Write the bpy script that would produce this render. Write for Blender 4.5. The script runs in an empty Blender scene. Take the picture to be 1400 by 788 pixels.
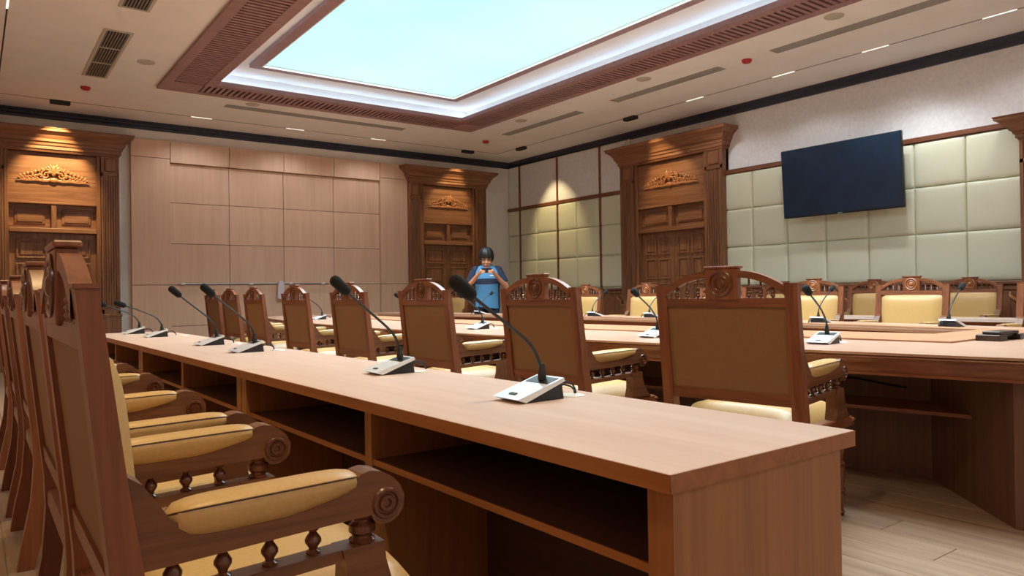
import bpy, bmesh, math, random
from mathutils import Vector, Matrix
rnd = random.Random(7)
PI = math.pi
S = bpy.context.scene
COL = S.collection

# ------------------------------------------------------------------ camera
EYE = 1.03
YAW, PIT, ROL, FPX = 0.634222, 0.0061653, -0.0148266, 1004.64
fw = Vector((math.sin(YAW)*math.cos(PIT), math.cos(YAW)*math.cos(PIT), math.sin(PIT)))
r0 = Vector((math.cos(YAW), -math.sin(YAW), 0)); u0 = r0.cross(fw)
rr = r0*math.cos(ROL) + u0*math.sin(ROL); uu = -r0*math.sin(ROL) + u0*math.cos(ROL)
cd = bpy.data.cameras.new('camera'); cam = bpy.data.objects.new('camera', cd); COL.objects.link(cam)
cd.sensor_fit = 'HORIZONTAL'; cd.sensor_width = 36; cd.lens = FPX/1400*36
cd.clip_start = 0.03; cd.clip_end = 60
m = Matrix((rr, uu, -fw)).transposed().to_4x4(); m.translation = (0, 0, EYE)
cam.matrix_world = m
S.camera = cam

# ------------------------------------------------------------------ world, exposure
w = bpy.data.worlds.new('world'); S.world = w; w.use_nodes = True
w.node_tree.nodes['Background'].inputs[0].default_value = (0.6, 0.65, 0.7, 1)
w.node_tree.nodes['Background'].inputs[1].default_value = 0.02
vs = S.view_settings
S.display_settings.display_device = 'sRGB'
vs.view_transform = 'Standard'; vs.look = 'None'; vs.gamma = 1; vs.use_curve_mapping = False
vs.exposure = 0.1
S.cycles.use_denoising = True
S.cycles.max_bounces = 8; S.cycles.diffuse_bounces = 5; S.cycles.glossy_bounces = 4
S.cycles.sample_clamp_indirect = 6

PANEL_STRENGTH = 1.0           # luminous ceiling panel
COVE_STRENGTH = 9.0            # LED strips hidden in the coffer
SHEET_FILL_W = 560                  # added fill lamp just below the sheet, beamed downwards
SPOT_W = 60                    # warm recessed downlights; also scales the added fill spots
def spot(name, loc, target, watts, col=(1, .74, .34), size=70, blend=.6, rad=.04):
    l = bpy.data.lights.new(name, 'SPOT'); o = bpy.data.objects.new(name, l); COL.objects.link(o)
    l.energy = watts; l.color = col; l.spot_size = math.radians(size); l.spot_blend = blend; l.shadow_soft_size = rad
    o.location = loc
    o.rotation_euler = (Vector(target)-Vector(loc)).to_track_quat('-Z', 'Y').to_euler()
    return o
XL, XR, YN, YB, HC = -0.5, 9.5, -2.3, 12.95, 3.86

# ------------------------------------------------------------------ materials
def srgb(r, g, b):
    f = lambda c: (c/255/12.92) if c/255 <= .04045 else ((c/255+.055)/1.055)**2.4
    return (f(r), f(g), f(b), 1)
def newmat(name):
    mt = bpy.data.materials.new(name); mt.use_nodes = True
    nt = mt.node_tree; b = nt.nodes['Principled BSDF']
    return mt, nt, b
def N(nt, t, **kw):
    n = nt.nodes.new(t)
    for k, v in kw.items():
        if hasattr(n, k): setattr(n, k, v)
    return n
def wood(name, c0, c1, c2, axis='Z', scale=1.0, rough=.4, bump=.08, coat=0.0, var=.12, ring=True):
    mt, nt, b = newmat(name); L = nt.links.new
    tc = N(nt, 'ShaderNodeTexCoord'); oi = N(nt, 'ShaderNodeObjectInfo'); mp = N(nt, 'ShaderNodeMapping')
    st = {'X': (1.2, 22, 22), 'Y': (22, 1.2, 22), 'Z': (22, 22, 1.2)}[axis]
    mp.inputs['Scale'].default_value = [s*scale for s in st]
    cmb = N(nt, 'ShaderNodeVectorMath', operation='SCALE'); cmb.inputs[0].default_value = (13, 7, 11)
    L(oi.outputs['Random'], cmb.inputs['Scale'])
    L(tc.outputs['Object'], mp.inputs['Vector']); L(cmb.outputs[0], mp.inputs['Location'])
    n1 = N(nt, 'ShaderNodeTexNoise'); n1.inputs['Scale'].default_value = 1.0; n1.inputs['Detail'].default_value = 5
    n1.inputs['Roughness'].default_value = .62; n1.inputs['Distortion'].default_value = .8
    n2 = N(nt, 'ShaderNodeTexNoise'); n2.inputs['Scale'].default_value = 5.0; n2.inputs['Detail'].default_value = 3
    L(mp.outputs[0], n1.inputs['Vector']); L(mp.outputs[0], n2.inputs['Vector'])
    mx = N(nt, 'ShaderNodeMath', operation='MULTIPLY_ADD'); mx.inputs[1].default_value = .25
    L(n2.outputs['Fac'], mx.inputs[0]); L(n1.outputs['Fac'], mx.inputs[2])
    cr = N(nt, 'ShaderNodeValToRGB'); e = cr.color_ramp.elements
    e[0].position = .40; e[0].color = c0; e[1].position = .86; e[1].color = c2
    k = e.new(.62); k.color = c1
    L(mx.outputs[0], cr.inputs['Fac'])
    hs = N(nt, 'ShaderNodeHueSaturation')
    mr = N(nt, 'ShaderNodeMapRange'); mr.inputs['To Min'].default_value = 1-var; mr.inputs['To Max'].default_value = 1+var
    L(oi.outputs['Random'], mr.inputs['Value']); L(mr.outputs[0], hs.inputs['Value'])
    L(cr.outputs[0], hs.inputs['Color']); L(hs.outputs[0], b.inputs['Base Color'])
    b.inputs['Roughness'].default_value = rough
    if coat: b.inputs['Coat Weight'].default_value = coat; b.inputs['Coat Roughness'].default_value = .25
    if bump:
        bp = N(nt, 'ShaderNodeBump'); bp.inputs['Strength'].default_value = bump; bp.inputs['Distance'].default_value = .002
        L(n1.outputs['Fac'], bp.inputs['Height']); L(bp.outputs[0], b.inputs['Normal'])
    return mt
def plain(name, c, rough=.6, metal=0, nscale=0, namp=.06, bump=0, spec=.5, emit=None, strength=0, coat=0):
    mt, nt, b = newmat(name); L = nt.links.new
    b.inputs['Roughness'].default_value = rough; b.inputs['Metallic'].default_value = metal
    b.inputs['Specular IOR Level'].default_value = spec; b.inputs['Coat Weight'].default_value = coat
    if nscale:
        tc = N(nt, 'ShaderNodeTexCoord'); n = N(nt, 'ShaderNodeTexNoise'); n.inputs['Scale'].default_value = nscale
        n.inputs['Detail'].default_value = 5; L(tc.outputs['Object'], n.inputs['Vector'])
        cr = N(nt, 'ShaderNodeValToRGB'); e = cr.color_ramp.elements
        e[0].position = .3; e[1].position = .7
        e[0].color = tuple(x*(1-namp) for x in c[:3])+(1,); e[1].color = tuple(min(1, x*(1+namp)) for x in c[:3])+(1,)
        L(n.outputs['Fac'], cr.inputs['Fac']); L(cr.outputs[0], b.inputs['Base Color'])
        if bump:
            bp = N(nt, 'ShaderNodeBump'); bp.inputs['Strength'].default_value = bump; bp.inputs['Distance'].default_value = .002
            L(n.outputs['Fac'], bp.inputs['Height']); L(bp.outputs[0], b.inputs['Normal'])
    else:
        b.inputs['Base Color'].default_value = c
    if emit:
        b.inputs['Emission Color'].default_value = emit; b.inputs['Emission Strength'].default_value = strength
    return mt
LAM = (srgb(134, 84, 46), srgb(150, 97, 55), srgb(162, 109, 64))
M = {
 'lamTopLit': wood('laminate_top_lit', srgb(212, 182, 166), srgb(220, 192, 177), srgb(226, 200, 186), axis='Y', scale=.6, rough=.3, bump=.01, var=.02),  # paler copy of the desk laminate, skylight sheen painted into its colour
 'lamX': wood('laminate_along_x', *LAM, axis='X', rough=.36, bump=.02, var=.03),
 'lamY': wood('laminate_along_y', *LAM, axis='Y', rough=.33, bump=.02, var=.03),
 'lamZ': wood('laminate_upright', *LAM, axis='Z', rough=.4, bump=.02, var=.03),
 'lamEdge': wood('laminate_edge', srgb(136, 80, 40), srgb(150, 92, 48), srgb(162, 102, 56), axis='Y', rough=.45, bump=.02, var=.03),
 'lamShade': wood('laminate_shaded', srgb(66, 42, 34), srgb(76, 48, 38), srgb(84, 54, 44), axis='Y', rough=.6, bump=.02, var=.03),  # darkened laminate, the shade inside the desks painted into its colour
 'panel': wood('wall_veneer', srgb(208, 170, 144), srgb(216, 178, 152), srgb(222, 186, 160), axis='Z', scale=.35, rough=.5, bump=.01, var=.035),
 'chair': wood('chair_teak', srgb(98, 52, 30), srgb(126, 71, 42), srgb(146, 88, 56), axis='Z', rough=.42, bump=.05, coat=.08, var=.05),
 'chairX': wood('chair_teak_along_arm', srgb(84, 48, 28), srgb(112, 68, 40), srgb(132, 84, 50), axis='X', rough=.42, bump=.05, coat=.08, var=.05),
 'chairY': wood('chair_teak_across', srgb(98, 52, 30), srgb(126, 71, 42), srgb(146, 88, 56), axis='Y', rough=.42, bump=.05, coat=.08, var=.05),
 'turned2': plain('polished_boss', srgb(160, 98, 56), rough=.25, nscale=40, namp=.15, coat=.4),
 'turned': plain('turned_teak', srgb(98, 52, 30), rough=.26, nscale=40, namp=.2, coat=.4),
 'door': wood('door_oak_upright', srgb(98, 60, 40), srgb(132, 86, 58), srgb(156, 110, 78), axis='Z', scale=1.0, rough=.42, bump=.1, var=.06),
 'doorX': wood('door_oak_level', srgb(98, 60, 40), srgb(132, 86, 58), srgb(156, 110, 78), axis='X', scale=.8, rough=.42, bump=.1, var=.06),
 'carve': plain('carved_teak', srgb(164, 106, 66), rough=.35, nscale=60, namp=.25, coat=.2),
 'tabTop': wood('table_veneer', srgb(172, 134, 112), srgb(184, 146, 124), srgb(192, 156, 134), axis='Y', rough=.28, bump=.02, var=.02),
 'tabInlay': wood('table_inlay', srgb(150, 104, 74), srgb(166, 120, 86), srgb(176, 130, 96), axis='Y', rough=.36, bump=.02, var=.02),
 'tabDark': wood('table_apron_wood', srgb(104, 56, 36), srgb(128, 74, 48), srgb(146, 90, 60), axis='Y', rough=.35, bump=.03, var=.02),
 'tabBase': wood('table_base_wood', srgb(94, 64, 50), srgb(108, 75, 59), srgb(120, 85, 68), axis='Z', rough=.55, bump=.02, var=.02),
 'strip': wood('strip_teak', srgb(92, 52, 34), srgb(116, 68, 44), srgb(134, 82, 54), axis='Y', rough=.4, bump=.03),
 'grille': wood('grille_wood', srgb(134, 100, 100), srgb(148, 112, 112), srgb(160, 124, 124), axis='X', rough=.5, bump=.02, var=.04),
 'dark': plain('dark_backing', srgb(50, 34, 34), rough=.8, nscale=8),
 'plaster': plain('ceiling_plaster', srgb(234, 229, 226), rough=.9, nscale=3, namp=.03),
 'wallpaint': plain('wall_plaster', srgb(230, 226, 220), rough=.85, nscale=5, namp=.04, bump=.05),
 'mottle': plain('mottled_wallpaper', srgb(224, 224, 226), rough=.7, nscale=22, namp=.06, bump=.03),
 'cornice': plain('dark_cornice', srgb(46, 50, 70), rough=.4, nscale=20, namp=.15),
 'pad': plain('padded_vinyl', srgb(216, 216, 192), rough=.42, nscale=160, namp=.03, bump=.04),
 'leather': plain('cream_leather', srgb(195, 156, 98), rough=.38, nscale=120, namp=.05, bump=.06),
 'vinyl': plain('tan_back_vinyl', srgb(136, 98, 62), rough=.62, nscale=200, namp=.08, bump=.08),
 'seam': plain('seam_dark', srgb(70, 42, 20), rough=.7, nscale=60),
 'black': plain('black_plastic', srgb(24, 24, 27), rough=.42, nscale=90, namp=.1),
 'foam': plain('foam_black', srgb(14, 14, 16), rough=.95, nscale=300, namp=.4, bump=.3),
 'silver': plain('silver_plate', srgb(226, 234, 240), rough=.3, metal=.35, nscale=200, namp=.03),
 'grey': plain('grey_vent', srgb(158, 154, 150), rough=.6, nscale=30),
 'ventw': plain('vent_frame_white', srgb(186, 176, 164), rough=.6, nscale=30),
 'white': plain('white_plastic', srgb(222, 222, 216), rough=.5, nscale=60, namp=.02),
 'red': plain('red_plastic', srgb(170, 30, 34), rough=.35, nscale=40),
 'led': plain('led_line', srgb(255, 250, 235), emit=(1, .95, .85, 1), strength=1.3),
 'cove': plain('led_cove_strip', srgb(230, 240, 255), emit=(.62, .82, 1, 1), strength=COVE_STRENGTH),
 'tv': plain('tv_screen', srgb(20, 44, 66), rough=.2, nscale=4, namp=.2, spec=.6),
 'tvb': plain('tv_bezel', srgb(40, 44, 48), rough=.35, metal=.5, nscale=40),
 'darkwood': wood('dark_stand_wood', srgb(38, 24, 18), srgb(52, 34, 26), srgb(66, 44, 32), axis='X', rough=.4),
 'skin': plain('skin', srgb(196, 140, 108), rough=.55, nscale=30, namp=.06),
 'hair': plain('black_hair', srgb(18, 17, 19), rough=.5, nscale=120, namp=.5, bump=.4),
 'blue': plain('blue_knit', srgb(72, 126, 166), rough=.8, nscale=150, namp=.08, bump=.1),
 'navy': plain('navy_knit', srgb(24, 34, 58), rough=.8, nscale=150, namp=.12, bump=.1),
 'jeans': plain('dark_denim', srgb(34, 42, 62), rough=.85, nscale=180, namp=.2, bump=.1),
 'floorb': wood('floor_plank_wood', srgb(132, 108, 88), srgb(156, 130, 108), srgb(176, 150, 126), axis='Y', scale=.7, rough=.42, bump=.03, var=.1),
 'cloth': plain('pale_cloth', srgb(214, 204, 214), rough=.8, nscale=40, namp=.1),
 'steel': plain('brushed_rail', srgb(170, 168, 165), rough=.35, metal=.8, nscale=80),
}
# luminous ceiling sheet, a pale cyan that drifts a little across its length
mt, nt, b = newmat('luminous_sheet'); L = nt.links.new
tc = N(nt, 'ShaderNodeTexCoord'); nz = N(nt, 'ShaderNodeTexNoise'); nz.inputs['Scale'].default_value = .35
L(tc.outputs['Object'], nz.inputs['Vector'])
cr = N(nt, 'ShaderNodeValToRGB'); e = cr.color_ramp.elements
e[0].position = .35; e[0].color = (.58, 1.02, 1.12, 1); e[1].position = .65; e[1].color = (.70, 1.1, 1.1, 1)
L(nz.outputs['Fac'], cr.inputs['Fac']); L(cr.outputs[0], b.inputs['Emission Color'])
b.inputs['Emission Strength'].default_value = PANEL_STRENGTH; b.inputs['Base Color'].default_value = (.03, .04, .04, 1); b.inputs['Specular IOR Level'].default_value = .1
M['sheet'] = mt
# floor under-layer with board lines
mt, nt, b = newmat('floor_boards_far'); L = nt.links.new
tc = N(nt, 'ShaderNodeTexCoord'); mp = N(nt, 'ShaderNodeMapping'); mp.inputs['Rotation'].default_value = (0, 0, PI/2)
br = N(nt, 'ShaderNodeTexBrick'); br.inputs['Scale'].default_value = 1; br.inputs['Brick Width'].default_value = 1.2
br.inputs['Row Height'].default_value = .2; br.inputs['Mortar Size'].default_value = .003
br.inputs['Color1'].default_value = srgb(148, 124, 102); br.inputs['Color2'].default_value = srgb(168, 142, 118); br.inputs['Mortar'].default_value = srgb(90, 70, 56)
L(tc.outputs['Object'], mp.inputs[0]); L(mp.outputs[0], br.inputs['Vector']); L(br.outputs['Color'], b.inputs['Base Color'])
b.inputs['Roughness'].default_value = .45
M['floor'] = mt

# ------------------------------------------------------------------ mesh helpers
class MB:
    def __init__(s): s.bm = bmesh.new()
    def box(s, x0, x1, y0, y1, z0, z1, bev=0, seg=1):
        vs_ = [s.bm.verts.new(p) for p in ((x0,y0,z0),(x1,y0,z0),(x1,y1,z0),(x0,y1,z0),(x0,y0,z1),(x1,y0,z1),(x1,y1,z1),(x0,y1,z1))]
        fs = [s.bm.faces.new([vs_[i] for i in f]) for f in ((3,2,1,0),(4,5,6,7),(0,1,5,4),(1,2,6,5),(2,3,7,6),(3,0,4,7))]
        if bev:
            es = list({e for f in fs for e in f.edges})
            bmesh.ops.bevel(s.bm, geom=es, offset=bev, segments=seg, profile=.7, affect='EDGES')
        return s
    def prism(s, poly, a0, a1, plane='XZ'):
        # poly in the plane, extruded along the remaining axis
        f = {'XZ': lambda p, a: (p[0], a, p[1]), 'YZ': lambda p, a: (a, p[0], p[1]), 'XY': lambda p, a: (p[0], p[1], a)}[plane]
        A = [s.bm.verts.new(f(p, a0)) for p in poly]; B = [s.bm.verts.new(f(p, a1)) for p in poly]
        n = len(poly)
        s.bm.faces.new(A); s.bm.faces.new(B[::-1])
        for i in range(n): s.bm.faces.new((A[i], B[i], B[(i+1) % n], A[(i+1) % n]))
        return s
    def lathe(s, prof, c=(0, 0, 0), axis='Z', n=12):
        f = {'Z': lambda r, t, h: (c[0]+r*math.cos(t), c[1]+r*math.sin(t), c[2]+h),
             'X': lambda r, t, h: (c[0]+h, c[1]+r*math.cos(t), c[2]+r*math.sin(t)),
             'Y': lambda r, t, h: (c[0]+r*math.cos(t), c[1]+h, c[2]+r*math.sin(t))}[axis]
        rings = [[s.bm.verts.new(f(max(r, 1e-4), 2*PI*k/n, h)) for k in range(n)] for r, h in prof]
        for a, b_ in zip(rings, rings[1:]):
            for k in range(n): s.bm.faces.new((a[k], a[(k+1) % n], b_[(k+1) % n], b_[k]))
        s.bm.faces.new(rings[0][::-1]); s.bm.faces.new(rings[-1])
        return s
    def tube(s, pts, r, n=8, closed=False):
        pts = [Vector(p) for p in pts]; R = r if isinstance(r, (list, tuple)) else [r]*len(pts)
        rings = []; up = None
        for i, p in enumerate(pts):
            if closed: t = pts[(i+1) % len(pts)]-pts[i-1]
            else: t = pts[min(i+1, len(pts)-1)]-pts[max(i-1, 0)]
            t.normalize()
            if up is None:
                up = Vector((0, 0, 1)) if abs(t.z) < .9 else Vector((0, 1, 0))
            a = t.cross(up); a.normalize(); b_ = a.cross(t); up = b_.copy()
            rings.append([s.bm.verts.new(p+(a*math.cos(2*PI*k/n)+b_*math.sin(2*PI*k/n))*R[i]) for k in range(n)])
        prs = list(zip(rings, rings[1:]))+([(rings[-1], rings[0])] if closed else [])
        for A, B in prs:
            for k in range(n): s.bm.faces.new((A[k], A[(k+1) % n], B[(k+1) % n], B[k]))
        if not closed: s.bm.faces.new(rings[0][::-1]); s.bm.faces.new(rings[-1])
        return s
    def ball(s, c, r, sc=(1, 1, 1), u=12, v=8, rot=None):
        g = bmesh.ops.create_uvsphere(s.bm, u_segments=u, v_segments=v, radius=r)
        mtx = Matrix.Translation(c) @ (rot.to_4x4() if rot else Matrix.Identity(4)) @ Matrix.Diagonal((*sc, 1))
        bmesh.ops.transform(s.bm, matrix=mtx, verts=g['verts']); return s
    def loft(s, loops, caps=True):
        rings = [[s.bm.verts.new(p) for p in lp] for lp in loops]; n = len(rings[0])
        for A, B in zip(rings, rings[1:]):
            for k in range(n): s.bm.faces.new((A[k], A[(k+1) % n], B[(k+1) % n], B[k]))
        if caps: s.bm.faces.new(rings[0][::-1]); s.bm.faces.new(rings[-1])
        return s
    def build(s, name, mat, parent=None, smooth=False, kind=None, sharp=35):
        bmesh.ops.recalc_face_normals(s.bm, faces=s.bm.faces)
        me = bpy.data.meshes.new(name); s.bm.to_mesh(me); s.bm.free()
        for mm in (mat if isinstance(mat, list) else [mat]): me.materials.append(mm)
        if smooth:
            for p in me.polygons: p.use_smooth = True
            me.set_sharp_from_angle(angle=math.radians(sharp))
        o = bpy.data.objects.new(name, me); COL.objects.link(o)
        if parent: o.parent = parent
        if kind: o['kind'] = kind
        return o
def thing(name, label, cat, loc=(0, 0, 0), rz=0, group=None):
    o = bpy.data.objects.new(name, None); COL.objects.link(o); o.empty_display_size = .1
    o.location = loc; o.rotation_euler = (0, 0, rz)
    o['label'] = label; o['category'] = cat
    if group: o['group'] = group
    return o
def tag(o, label, cat, group=None):
    o['label'] = label; o['category'] = cat
    if group: o['group'] = group
    return o
def struct(name, loc=(0, 0, 0), rz=0, label=None):
    o = bpy.data.objects.new(name, None); COL.objects.link(o); o.empty_display_size = .1
    o.location = loc; o.rotation_euler = (0, 0, rz); o['kind'] = 'structure'
    if label: o['label'] = label
    return o
def dup(root, loc=None, rz=None, label=None, group=None):
    r = root.copy(); COL.objects.link(r)
    if loc is not None: r.location = loc
    if rz is not None: r.rotation_euler = (0, 0, rz)
    if label: r['label'] = label
    if group: r['group'] = group
    for ch in list(root.children):
        c = ch.copy(); COL.objects.link(c); c.parent = r
        for g in list(ch.children):
            d = g.copy(); COL.objects.link(d); d.parent = c
    return r
def ref(mesh_owner, name, parent, loc, rz=0):     # a piece that shares mesh data
    o = bpy.data.objects.new(name, mesh_owner.data); COL.objects.link(o); o.parent = parent; o.location = loc
    o.rotation_euler = (0, 0, rz); return o
def smoothstep(t): t = max(0, min(1, t)); return t*t*(3-2*t)

# ================================================================== THE ROOM
fl = MB().box(XL-.1, XR+.1, YN-.1, YB+.1, -.12, -.006).build('floor', M['floor'], kind='structure')
pl = {}
def plank_at(x, y, ln):
    key = round(ln, 2)
    if key not in pl:
        pl[key] = MB().box(-.0985, .0985, -ln/2+.0015, ln/2-.0015, -.006, 0, bev=.0015).build('floor_plank', M['floorb'], fl)
        pl[key].location = (x, y, 0); return
    ref(pl[key], 'floor_plank', fl, (x, y, 0))
def planks(x0, x1, y0, y1):
    x = x0+.1; k = 0
    while x < x1-.05:
        y = y0-(0, .5, .9, .3)[k % 4]
        while y < y1:
            plank_at(x, y+.6, 1.2); y += 1.2
        x += .2; k += 1
planks(1.5, 4.1, .4, 3.6)
planks(-.5, .9, .3, 6.6)
# ceiling round the coffer (outer edge of the hole follows the back of the cove)
FX0, FX1, FY0, FY1 = 2.01, 7.0, .05, 10.66        # wooden frame, outer
IX0, IX1, IY0, IY1 = 2.62, 6.44, .65, 10.06       # wooden frame, inner
CX0, CX1, CY0, CY1 = 2.36, 6.70, .39, 10.32      # coffer side walls
ZC = 4.03
cb = MB()
cb.box(XL-.1, CX0, YN-.1, YB+.1, HC, HC+.3); cb.box(CX1, XR+.1, YN-.1, YB+.1, HC, HC+.3)
cb.box(CX0, CX1, YN-.1, CY0, HC, HC+.3); cb.box(CX0, CX1, CY1, YB+.1, HC, HC+.3)
ceil = cb.build('ceiling', M['plaster'], kind='structure')
SX0, SX1, SY0, SY1 = 3.06, 5.99, 1.13, 9.57        # luminous sheet
co = MB()
co.box(CX0, SX0, CY0, CY1, ZC+.03, ZC+.1); co.box(SX1, CX1, CY0, CY1, ZC+.03, ZC+.1)
co.box(SX0, SX1, CY0, SY0, ZC+.03, ZC+.1); co.box(SX0, SX1, SY1, CY1, ZC+.03, ZC+.1)
co.build('coffer', M['plaster'], ceil)
def wall(name, x0, x1, y0, y1, mat):
    return MB().box(x0, x1, y0, y1, -.05, HC+.05).build(name, mat, kind='structure')
wb = wall('wall_back', XL-.1, XR+.2, YB+.04, YB+.2, M['wallpaint'])
wr = wall('wall_right', XR+.03, XR+.2, YN-.1, YB+.1, M['mottle'])
wl = wall('wall_left', XL-.2, XL, YN-.1, YB+.1, M['panel'])
wn = wall('wall_front', XL-.1, XR+.2, YN-.2, YN, M['wallpaint'])
# wooden grille ring hung round the coffer
tr = struct('trim_1')
def ring(mb, x0, x1, y0, y1, wd, z0, z1):
    mb.box(x0, x0+wd, y0, y1, z0, z1); mb.box(x1-wd, x1, y0, y1, z0, z1)
    mb.box(x0+wd, x1-wd, y0, y0+wd, z0, z1); mb.box(x0+wd, x1-wd, y1-wd, y1, z0, z1)
ring(m1 := MB(), FX0, FX1, FY0, FY1, .115, HC-.04, HC); m1.build('outer_border', M['grille'], tr)
ring(m1 := MB(), IX0-.12, IX1+.12, IY0-.12, IY1+.12, .12, HC-.04, HC+.02); m1.build('inner_border', M['grille'], tr)
ring(m1 := MB(), FX0+.11, FX1-.11, FY0+.11, FY1-.11, .40, HC-.012, HC-.002); m1.build('grille_backing', M['dark'], tr)
gx0, gx1, gy1 = FX0+.115, FX1-.115, FY1-.115
for (a, b_) in ((gx0, IX0-.12), (IX1+.12, gx1)):
    MB().box(a, b_, IY1+.12, gy1, HC-.038, HC-.004).build('corner_board', M['grille'], tr)
P = .075
sl = MB().box(-.195, .19, -.021, .021, -.036, -.012).build('slat', M['grille'], tr); sl.location = ((gx0+IX0-.12)/2, IY1+.06, HC)
y = IY1+.06-P; cnt = 0
while y > 5.2: ref(sl, 'slat', tr, ((gx0+IX0-.12)/2, y, HC)); y -= P
yl = y
y = IY1+.06
while y > 3.2: ref(sl, 'slat', tr, ((gx1+IX1+.12)/2, y, HC)); y -= P
yr_ = y
x = IX0-.08
while x < IX1+.1: ref(sl, 'slat', tr, (x, (gy1+IY1+.12)/2, HC), PI/2); x += P
mb = MB()
y = yl
while y > FY0+.4: mb.box(gx0, IX0-.12, y-.021, y+.021, HC-.036, HC-.012); y -= P
y = yr_
while y > FY0+.4: mb.box(IX1+.12, gx1, y-.021, y+.021, HC-.036, HC-.012); y -= P
x = gx0
while x < gx1: mb.box(x-.021, x+.021, FY0+.115, IY0-.12, HC-.036, HC-.012); x += P
mb.build('far_slats', M['grille'], tr, kind='stuff')
# frame of the luminous sheet, the sheet and the hidden cove strips
t = thing('ceiling_light_panel', 'huge pale cyan luminous sheet in the ceiling coffer', 'light panel', (0, 0, 0))
MB().box(SX0, SX1, SY0, SY1, ZC+.012, ZC+.02).build('luminous_sheet', M['sheet'], t)
ring(m1 := MB(), SX0-.12, SX1+.12, SY0-.12, SY1+.12, .12, ZC-.02, ZC+.028); m1.build('sheet_frame', M['grille'], t)
ring(m1 := MB(), SX0, SX1, SY0, SY1, .012, ZC-.024, ZC+.012); m1.build('edge_bead', M['white'], t)
al = bpy.data.lights.new('sheet_fill', 'AREA'); ao = bpy.data.objects.new('sheet_fill', al); COL.objects.link(ao); ao.parent = t  # added fill that lights the room beyond the sheet's own glow
al.shape = 'RECTANGLE'; al.size = SX1-SX0-.04; al.size_y = SY1-SY0-.04; al.energy = SHEET_FILL_W; al.color = (.82, .94, 1); al.spread = math.radians(125)
ao.location = ((SX0+SX1)/2, (SY0+SY1)/2, ZC+.006)
t = thing('cove_light', 'cool white light strip hidden behind the inner edge of the ceiling grille', 'cove light')
for nm, bx in (('strip', (CX0+.04, CX0+.07, CY0+.04, CY1-.04)), ('strip', (CX1-.07, CX1-.04, CY0+.04, CY1-.04)), ('strip', (CX0+.07, CX1-.07, CY1-.07, CY1-.04)), ('strip', (CX0+.07, CX1-.07, CY0+.04, CY0+.07))):
    MB().box(*bx, HC+.022, HC+.035).build('light_strip', M['cove'], t)
# dark cornice
def crown(pts, mat, name, prof, kind='structure', parent=None, closed=False):
    # sweep a profile (offset into the room, z) along wall-foot polyline given with inward normals
    mb = MB(); loops = []
    for (x, y, nx, ny) in pts: loops.append([(x+nx*o, y+ny*o, z) for o, z in prof])
    mb.loft(loops); return mb.build(name, mat, parent, kind=kind)
prof = [(0, HC), (.075, HC), (.075, HC-.02), (.05, HC-.04), (.05, HC-.07), (.03, HC-.085), (.03, HC-.12), (0, HC-.125)]
crown([(XL, YN, 1, 1), (XL, YB+.04, 1, -1), (XR+.03, YB+.04, -1, -1), (XR+.03, YN, -1, 1), (XL, YN, 1, 1)], M['cornice'], 'trim_2', prof)
# ceiling groove drawn as a flush dark strip, its shade put into the colour
g = MB(); GX0, GX1, GY1 = .30, 8.66, 12.2
g.box(GX0-.007, GX0+.008, YN+.5, GY1, HC-.002, HC+.002); g.box(GX1-.008, GX1+.008, YN+.5, GY1, HC-.002, HC+.002)
g.box(GX0, GX1, GY1-.008, GY1+.008, HC-.002, HC+.002)
g.build('trim_3', M['dark'], kind='structure')
segs = [('near the left door', 2.79, 3.1, 'b'), ('in the middle of the back run', 4.3, 4.61, 'b'), ('at the right of the back run', 5.85, 6.15, 'b'),
        ('farthest along the right run', 6.97, 7.29, 'r'), ('second along the right run', 5.49, 5.82, 'r'), ('third along the right run', 4.27, 4.59, 'r'), ('nearest the right edge of view', 2.96, 3.28, 'r'),
        ('at the left edge of view', 8.3, 8.6, 'l')]
for lab, a, b_, s_ in segs:
    bx = {'b': (a, b_, GY1-.008, GY1+.008), 'r': (GX1-.008, GX1+.008, a, b_), 'l': (GX0-.008, GX0+.008, a, b_)}[s_]
    cx, cy = (bx[0]+bx[1])/2, (bx[2]+bx[3])/2
    o = MB().box(bx[0]-cx, bx[1]-cx, bx[2]-cy, bx[3]-cy, -.004, .002).build('linear_light', M['led'])
    o.location = (cx, cy, HC); ls = spot('line_lamp', (0, 0, -.006), (0, 0, -1), 42, col=(.95, .97, 1), size=140, rad=.05); ls.parent = o; tag(o, 'thin white light line in the ceiling groove '+lab, 'light', 'light lines in the ceiling groove')
# recessed black downlight boxes with their lamps
def downlight(x, y, ang, lab, target, watts, size=70):
    t = thing('recessed_downlight', lab, 'downlight', (x, y, HC), ang, 'recessed downlights in the ceiling groove')
    mb = MB(); ring(mb, -.125, .125, -.045, .045, .008, -.05, .003); mb.build('housing', M['black'], t)
    MB().box(-.117, .117, -.037, .037, -.035, -.028).build('baffle', M['black'], t)
    if watts: 
        s = spot('lamp', (0, 0, -.045), (0, 0, -1), watts, col=(1, .79, .40), size=size, rad=.03)
        s.parent = t
        d = Vector(target)-Vector((x, y, HC-.045)); d.rotate(Matrix.Rotation(-ang, 3, 'Z'))
        s.rotation_euler = d.to_track_quat('-Z', 'Y').to_euler()
downlight(1.04, 12.22, 0, 'black recessed downlight above the left carved doorway', (1.0, 12.9, 2.75), SPOT_W*5.5, 60)
downlight(7.95, 12.22, 0, 'black recessed downlight above the far corner doorway', (7.9, 12.9, 2.75), SPOT_W*1.5, 60)
downlight(8.66, 11.40, PI/2, 'black recessed downlight above the padded wall beside the far corner', (9.45, 11.3, 2.3), SPOT_W*1.9, 62)
downlight(8.66, 8.45, PI/2, 'black recessed downlight above the right doorway', (9.45, 8.3, 2.75), SPOT_W*1.5, 60)
for k, yy in enumerate((1.2, 4.4, 7.4)):
    spot('lamp', (GX0, yy, HC-.02), (.45, yy, 0), SPOT_W*2.6, size=100)
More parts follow.
